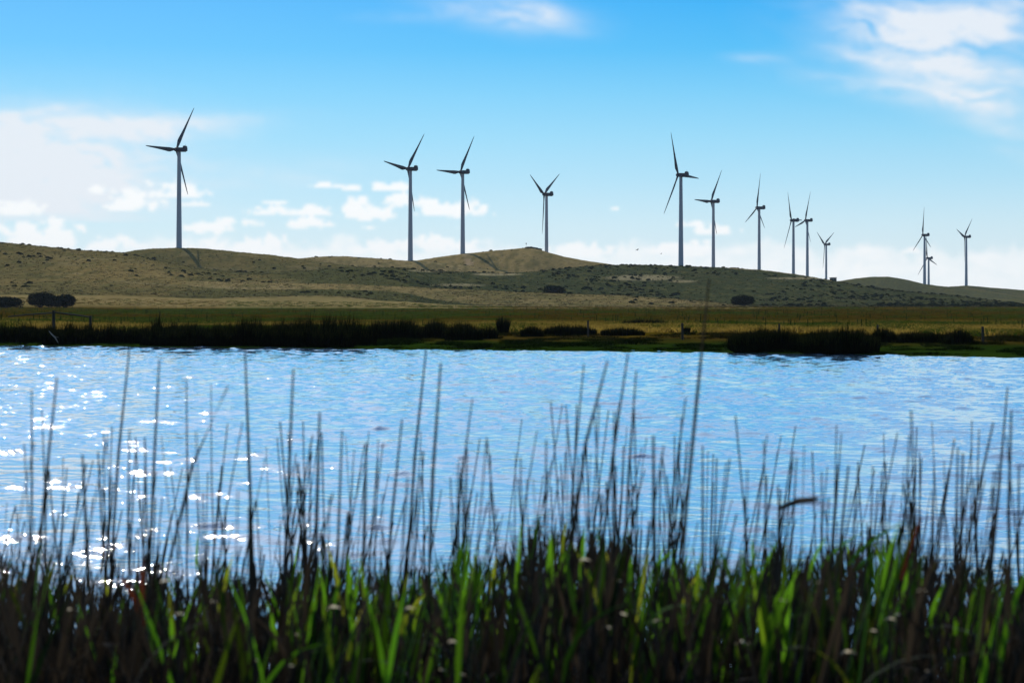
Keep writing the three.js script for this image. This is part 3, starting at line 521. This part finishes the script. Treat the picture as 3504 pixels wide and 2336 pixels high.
// tall single stalks: tip, lower point, depth, thickness in mm, kind (b bent, s sheathed, t thin)
const STALKS = [
  [440, 1190, 390, 1700, 5.6, 9, ''], [546, 1230, 517, 1700, 5.2, 9, ''], [107, 1333, 109, 1700, 5.4, 7, ''], [195, 1291, 149, 1700, 4.9, 9, 's'], [142, 1402, 152, 1700, 5.8, 6, ''], [635, 1299, 640, 1700, 5.9, 7, 's'], [777, 1322, 677, 1700, 5.1, 9, 'b'],
  [836, 1194, 853, 1655, 5.3, 10, 's'], [846, 1440, 773, 1700, 5.5, 6, ''], [277, 1548, 282, 1700, 5.0, 12, 's'], [329, 1540, 342, 1700, 5.6, 9, 's'], [444, 1467, 436, 1700, 5.3, 8, 's'], [474, 1540, 452, 1700, 5.7, 7, ''], [721, 1314, 724, 1700, 6.0, 5, ''],
  [1001, 1263, 986, 1700, 5.0, 10, ''], [1093, 1414, 1087, 1700, 4.8, 12, 's'], [1175, 1475, 1164, 1700, 5.1, 9, 's'], [1260, 1521, 1250, 1700, 4.9, 12, 's'], [1386, 1437, 1348, 1700, 5.2, 10, 's'], [1459, 1192, 1407, 1700, 5.4, 10, ''], [1507, 1242, 1476, 1700, 4.8, 11, 's'],
  [1614, 1364, 1570, 1700, 5.5, 8, ''], [1604, 1532, 1591, 1700, 5.1, 10, 's'], [1684, 1552, 1676, 1700, 5.7, 7, ''], [1765, 1552, 1762, 1700, 5.9, 6, ''], [1219, 1540, 1200, 1700, 5.9, 6, ''], [1300, 1502, 1288, 1700, 5.8, 6, ''],
  [1999, 1245, 1957, 1700, 5.3, 8, ''], [2077, 1234, 2007, 1700, 4.7, 10, 'b'], [2150, 1207, 2075, 1700, 5.2, 9, ''], [2177, 1268, 2146, 1700, 5.3, 9, ''], [2102, 1406, 2098, 1700, 4.9, 9, ''], [2427, 955, 2351, 1700, 4.6, 10, ''], [2351, 1360, 2301, 1700, 5.2, 8, ''], [2338, 1433, 2315, 1700, 5.5, 8, ''],
  [1871, 1509, 1868, 1700, 5.2, 9, 's'], [1850, 1475, 1813, 1700, 5.6, 6, 'b'], [2236, 1494, 2236, 1700, 4.7, 13, 's'], [2410, 1529, 2404, 1700, 5.3, 9, ''], [2640, 1483, 2600, 1700, 5.6, 7, ''], [2628, 1617, 2622, 1800, 5.1, 9, ''],
  [2880, 1483, 2856, 1800, 5.7, 7, ''], [2883, 1590, 2853, 1800, 5.0, 10, 's'], [2922, 1586, 2887, 1800, 4.9, 11, ''], [2952, 1594, 2925, 1800, 5.2, 9, ''], [2990, 1594, 2980, 1800, 5.4, 8, ''], [3025, 1617, 3017, 1800, 5.6, 8, ''], [3201, 1671, 3195, 1800, 5.0, 11, ''],
  [3281, 1533, 3272, 1800, 5.2, 9, ''], [3300, 1552, 3290, 1800, 4.9, 11, 's'], [3400, 1445, 3323, 1800, 5.1, 10, ''], [3455, 1322, 3432, 1560, 5.4, 9, ''], [3461, 1403, 3449, 1800, 5.0, 10, 's'], [3442, 1621, 3411, 1800, 4.8, 12, 's'], [3495, 1598, 3480, 1800, 5.3, 9, ''], [3231, 1575, 3238, 1800, 5.8, 6, ''],
  [2734, 1560, 2715, 1800, 5.5, 8, ''], [2812, 1621, 2810, 1800, 5.4, 8, ''], [3350, 1468, 3340, 1800, 5.7, 7, ''], [2673, 1732, 2667, 1860, 4.7, 19, 'x'], [3036, 1640, 3124, 1800, 5.0, 8, ''], [848, 1740, 858, 1990, 4.6, 17, 's'], [2060, 1690, 2052, 1950, 4.9, 11, 's'],
];
{
  const R = rng(71);
  const where = (y) => y < 1260 ? 'reaching the far shore' : y < 1450 ? 'reaching high over water' : 'ending halfway up water';
  for (const [tx, ty, lx, ly, D, mm, kind] of STALKS) {
    const look = kind === 'b' ? 'bent dead reed' : kind === 'x' ? 'snapped dead reed' : kind === 's' ? 'sheathed dead reed' : mm <= 7 ? 'thin dead reed' : mm >= 10 ? 'stout dead reed' : 'bare dead reed', lean = tx > lx + 24 ? ' leaning right' : tx < lx - 10 ? ' leaning left' : '';
    const pts = stemPts([tx, ty], [lx, ly], D, (R() - .5) * .3, R), foot = pts[0], t = thing('dead_reed', ty === 955 ? 'tallest dead reed of all, rising in front of the green hill below the tall turbine' : '', 'reed', foot, 0, 'tall dead reeds over the water'), rel = pts.map((p) => [p[0] - foot[0], p[1] - foot[1], p[2] - foot[2]]), r = mm / 2000 * 1.4, c = DEAD[Math.floor(R() * 4)];
    if (kind === 'b') { const e = rel[9], m = rel[7]; rel[8] = [lerp(m[0], e[0], .25), lerp(m[1], e[1], .62), m[2]]; rel[7][0] -= (e[0] - m[0]) * .35; }
    const b = new MB(); b.tube(rel, rel.map((_, k) => r * (1.15 - .55 * k / 9) * (k === 9 ? .6 : 1)), 6, (q) => c.map((v) => v * (.85 + .3 * q))); part('stalk', b.geo(), STEM, t);
    if (kind === 'x') { const k = rel[9], b2 = new MB(); b2.tube([k, [k[0] + .05, k[1] + .022, k[2]], [k[0] + .1, k[1] + .03, k[2] + .02]], [.006, .007, .004], 6, c); part('snapped_top', b2.geo(), STEM, t); const l = new MB(); l.ribbon([[k[0] + .02, k[1] + .008, k[2]], [k[0] + .055, k[1] + .02, k[2] + .01], [k[0] + .1, k[1] + .022, k[2] + .03]], [.012, .016, .004], [0, .9, .3], .2, DRYS[3]); part('leaf', l.geo(), LEAF, t); }
    if (ty !== 955) unique(t, `${look}${lean} ${where(ty)}`, tx);
    const nl = kind === 's' ? 2 : mm >= 9 ? 1 : 0;
    if (kind === 's') { const i = 6, a = rel[i], e = rel[i + 1], b2 = new MB(); b2.tube([a, [lerp(a[0], e[0], .5) + .002, lerp(a[1], e[1], .5), a[2]], [e[0] + .003, e[1], e[2]]], [r * 1.3, r * 1.9, r * .9], 6, c.map((v) => v * .7)); part('leaf_sheath', b2.geo(), STEM, t); }
    for (let q = 0; q < nl; q++) { const k = 3 + Math.floor(R() * 4), b2 = new MB(); leafInto(b2, rel[k], R() < .5 ? .3 : 2.8, .16 + .2 * R(), .008 + .008 * R(), .1 + .2 * R(), .3 + .5 * R(), R() * 3, DRYS[Math.floor(R() * 4)].map((v) => v * .2)); part('leaf', b2.geo(), LEAF, t); }
  }
  // green and rusty shoots: leaf tip, leaf foot, width in mm, depth, kind
  const SHOOTS = [[811, 1880, 766, 2024, 24, 5, 'y'], [266, 1955, 230, 2010, 22, 5, 'y'], [365, 1962, 368, 2050, 18, 5.2, 'y'], [410, 1939, 458, 2070, 28, 4.6, 'r'], [503, 1886, 483, 2075, 28, 4.7, 'r'], [1121, 1846, 1151, 2010, 26, 4.9, 'y'], [1198, 1882, 1196, 2030, 30, 4.7, 'g'], [1103, 1980, 1072, 2090, 24, 4.6, 'g'], [1249, 2061, 1212, 2187, 28, 4.3, 'y'], [1200, 2077, 1210, 2190, 28, 4.3, 'g'], [1456, 2020, 1399, 2118, 30, 4.4, 'y'],
    [1606, 1834, 1593, 1984, 22, 5, 'g'], [1697, 1887, 1687, 1980, 20, 4.9, 'y'], [1784, 1773, 1772, 1960, 22, 5.1, 'g'], [1488, 1984, 1520, 2105, 28, 4.6, 'g'], [1883, 1815, 1881, 1940, 34, 4.8, 'g'], [1942, 1745, 1926, 1891, 18, 5.3, 'y'], [1999, 1801, 1994, 1930, 28, 4.8, 'g'], [1950, 1850, 1940, 1950, 26, 5, 'g'], [2072, 1874, 2082, 1980, 20, 5, 'y'], [2157, 1890, 2153, 2030, 30, 4.7, 'g'], [2315, 1866, 2262, 1930, 26, 5, 'g'], [2380, 1960, 2354, 2030, 24, 4.7, 'y'],
    [2562, 1820, 2583, 1990, 26, 4.9, 'g'], [2676, 1980, 2650, 2100, 26, 4.6, 'g'], [2485, 1960, 2486, 2080, 26, 4.7, 'g'], [2652, 1838, 2615, 1984, 24, 5, 'g'], [2823, 1818, 2785, 1935, 22, 5, 'g'], [2957, 1803, 2866, 1893, 24, 5.1, 'd'], [3095, 1767, 2978, 1874, 26, 4.9, 'd'], [3018, 1874, 2965, 1926, 22, 5.1, 'd'], [3145, 1755, 3112, 1900, 30, 4.6, 'r'], [3111, 1880, 3100, 2020, 40, 4.6, 'g'], [3220, 1975, 3196, 2110, 32, 4.6, 'g'], [2864, 2000, 2860, 2080, 24, 4.6, 'g'], [2677, 1978, 2664, 2080, 22, 4.6, 'g'], [1650, 1930, 1640, 2060, 26, 4.8, 'g'], [1560, 1900, 1552, 2000, 20, 5.2, 'g'], [3300, 2000, 3285, 2110, 24, 4.6, 'g'], [920, 2040, 932, 2160, 24, 4.5, 'g'], [600, 2090, 585, 2190, 26, 4.4, 'g'], [130, 2080, 100, 2180, 22, 4.5, 'g']];
  const cols = { y: GREENS[3], g: GREENS[0], d: GREENS[4], r: [.07, .016, .006] }, words = { y: 'yellow-tipped reed shoot', g: 'fresh green reed shoot', d: 'dark green slanting reed', r: 'rusty red reed shoot' };
  for (const [tx, ty, bx, by, mm, D, kind] of SHOOTS) {
    const T = at(tx, ty, D + .03), B = at(bx, by, D), gy = groundZ(B[0], B[2]) - .05, lean = tx > bx + 14 ? 'leaning right' : tx < bx - 14 ? 'leaning left' : 'standing upright';
    const t = thing('reed_shoot', '', 'reed', [B[0], gy, B[2]], 0, 'coloured reed shoots in the bed');
    unique(t, `${words[kind]} ${lean}`, tx);
    const b = new MB(); b.tube([[0, 0, 0], [.004, (B[1] - gy) * .5, 0], [0, B[1] - gy, 0]], [.006, .005, .004], 6, kind === 'r' ? DRYS[1] : GREENS[4].map((v) => v * .6)); part('stalk', b.geo(), STEM, t);
    const l = new MB(), dx = (T[0] - B[0]) * 1.6, dy = (T[1] - B[1]) * 1.6, y0 = T[1] - gy - dy, x0 = T[0] - B[0] - dx, pts = []; for (let k = 0; k <= 7; k++) { const q = k / 7; pts.push([x0 + dx * (q * .7 + q * q * .3), y0 + dy * (q * 1.1 - .1 * q * q), .03 * q - .02 * Math.sin(q * 3)]); }
    const tw = (R() - .5) * 1.2; l.ribbon(pts, [.55, .9, 1, .92, .78, .58, .32, .03].map((q) => q * mm / 1000 * .58), [Math.cos(tw), -dx * .3, Math.sin(tw)], .3, alongLeaf(cols[kind], kind === 'y' ? [.5, .42, .04] : cols[kind])); part('leaf', l.geo(), LEAF, t);
    for (let q = 0; q < 1; q++) { const l2 = new MB(); leafInto(l2, [0, (B[1] - gy) * (.72 + .2 * q), 0], q ? .3 : 2.9, .2 + .16 * R(), mm / 1000 * .55, .15 + .25 * R(), .5 * R(), R() * 1.2, kind === 'r' ? DRYS[1].map((v) => v * .2) : GREENS[Math.floor(R() * 3)].map((v) => v * .7)); part('leaf', l2.geo(), LEAF, t); }
  }
  // pale torn reed ends that catch the sun
  const ENDS = [[564, 1988], [730, 2055], [612, 2099], [874, 2256], [245, 2085], [1139, 2079], [997, 2276], [1399, 2081], [1547, 2193], [1516, 2205], [1510, 2290], [1579, 2304], [1018, 2172], [2128, 2099], [2072, 2144], [2250, 2122], [2433, 2124], [2538, 2197], [1999, 1913], [2116, 1988], [3151, 2018], [3072, 2103], [3044, 2116], [2985, 2156], [2900, 2231], [3155, 2292], [2807, 1990], [2671, 2053]];
  for (const [x, y] of ENDS) {
    const D = 4.0 + .4 * R(), P = at(x, y, D), big = [1139, 2900, 2538].includes(x), gy = groundZ(P[0], P[2]) - .05, s = big ? 1.2 : .5 + .4 * R(), sl = (R() - .5);
    const t = thing('broken_reed', '', 'broken reed', [P[0], gy, P[2]], 0, 'pale broken reed ends'); unique(t, `${big ? 'large' : 'small'} pale torn reed end ${y > 2200 ? 'low down' : y > 2060 ? 'midway' : 'near the top'}`, x);
    const b = new MB(); b.tube([[.02 * sl, 0, 0], [.01 * sl, (P[1] - gy) * .6, 0], [0, P[1] - gy, 0]], [.005, .005, .004], 6, DEAD[1]); part('stalk', b.geo(), STEM, t);
    const l = new MB(), h = P[1] - gy; l.ribbon([[-.012 * s, h - .004, 0], [-.004 * s, h + .004 * s, .01], [.006 * s, h + .004 * s * (1 - sl), .014], [.017 * s, h - .006 * sl * s, .01]], [.004 * s, .013 * s, .012 * s, .002], [0, .55, .8], .3, [.62, .53, .38]); part('torn_end', l.geo(), LEAF, t);
  }
  // everything between them: nobody could count these
  const prof = [[-900, 1890], [0, 1880], [200, 1905], [420, 1930], [700, 1905], [1000, 1885], [1300, 1935], [1560, 1890], [1700, 1855], [1880, 1800], [2050, 1815], [2300, 1885], [2500, 1900], [2620, 1845], [2760, 1895], [2900, 1850], [3100, 1815], [3300, 1900], [4400, 1890]];
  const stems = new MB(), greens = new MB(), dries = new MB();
  for (let k = 0; k < 1750; k++) {
    const wide = k > 1200, px0 = wide ? (R() < .5 ? -900 + 850 * R() : 3560 + 850 * R()) : -80 + 3660 * R(), px = px0 + 150 * (fbm(px0 / 60, 3.7, 2) - .5), D = 4.0 + 3.4 * Math.sqrt(R()), up = Math.pow(R(), 3.2) * 560, ty = poly(prof, px) + 110 + 150 * (fbm(px / 55, D, 3) - .5) - up - 40 * (R() - .5), dx = (R() - .32) * (60 + up * .25);
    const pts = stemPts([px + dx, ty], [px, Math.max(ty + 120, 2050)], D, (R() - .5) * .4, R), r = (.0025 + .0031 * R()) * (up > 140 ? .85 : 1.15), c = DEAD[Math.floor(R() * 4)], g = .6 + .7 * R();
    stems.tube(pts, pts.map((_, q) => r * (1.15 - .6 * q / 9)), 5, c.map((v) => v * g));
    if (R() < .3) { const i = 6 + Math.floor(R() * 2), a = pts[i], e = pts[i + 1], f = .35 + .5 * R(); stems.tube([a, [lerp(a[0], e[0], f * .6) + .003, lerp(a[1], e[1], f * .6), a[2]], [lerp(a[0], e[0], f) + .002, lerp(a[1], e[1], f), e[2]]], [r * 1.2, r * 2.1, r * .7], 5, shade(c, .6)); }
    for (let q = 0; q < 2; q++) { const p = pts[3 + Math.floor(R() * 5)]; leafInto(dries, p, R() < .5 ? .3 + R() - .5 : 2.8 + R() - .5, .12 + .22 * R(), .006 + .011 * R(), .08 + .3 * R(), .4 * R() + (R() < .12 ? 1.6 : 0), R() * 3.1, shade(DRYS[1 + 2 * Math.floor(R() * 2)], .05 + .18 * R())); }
  }
  for (let k = 0; k < 5200; k++) {
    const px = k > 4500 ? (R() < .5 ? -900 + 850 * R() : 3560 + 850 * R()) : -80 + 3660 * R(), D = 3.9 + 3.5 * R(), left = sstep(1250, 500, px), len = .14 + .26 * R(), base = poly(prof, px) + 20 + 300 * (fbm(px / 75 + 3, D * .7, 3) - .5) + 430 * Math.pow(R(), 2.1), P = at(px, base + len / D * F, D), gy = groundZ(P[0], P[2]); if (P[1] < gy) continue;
    const patch = sstep(.38, .6, fbm(px / 110 + 2, D * .8, 3)), low = sstep(60, 240, base - poly(prof, px)), dead = R() < .34 + .36 * left + .3 * sstep(3200, 3400, px) + .3 * low + .5 * (1 - patch), a = R() < .62 ? .2 + (R() - .5) * 1.4 : 2.9 + (R() - .5) * 1.4, w = .006 + .011 * R(), c = dead ? shade(DRYS[1 + 2 * Math.floor(R() * 2)], .06 + .3 * R() * (1 - .7 * low)) : shade(GREENS[Math.floor(R() * R() * 5)], (.06 + 1.35 * Math.pow(R(), 2.2) * (.2 + .95 * patch)) * (1 - .75 * low));  // leaf colours darken lower down, the shade inside the bed painted in
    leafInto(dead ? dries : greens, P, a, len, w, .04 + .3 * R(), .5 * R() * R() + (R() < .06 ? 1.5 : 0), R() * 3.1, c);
  }
  for (let k = 0; k < 2400; k++) { // old leaves low in the bed, coloured near black to paint in its shade
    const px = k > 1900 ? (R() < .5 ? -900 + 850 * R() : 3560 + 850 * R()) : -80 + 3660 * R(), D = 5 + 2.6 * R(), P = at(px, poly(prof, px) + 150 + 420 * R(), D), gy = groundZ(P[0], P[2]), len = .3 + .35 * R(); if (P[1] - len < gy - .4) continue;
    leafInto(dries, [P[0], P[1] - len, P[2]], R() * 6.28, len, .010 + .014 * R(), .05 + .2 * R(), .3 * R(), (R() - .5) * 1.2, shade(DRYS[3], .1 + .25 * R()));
  }
  giveLabels();
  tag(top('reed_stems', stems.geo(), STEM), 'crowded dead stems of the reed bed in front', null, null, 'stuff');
  tag(top('reed_leaves', greens.geo(), LEAF), 'mass of green reed leaves along the bottom of the picture', null, null, 'stuff');
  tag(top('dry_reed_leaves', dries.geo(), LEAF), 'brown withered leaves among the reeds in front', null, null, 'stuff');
}

renderer.render(scene, camera);
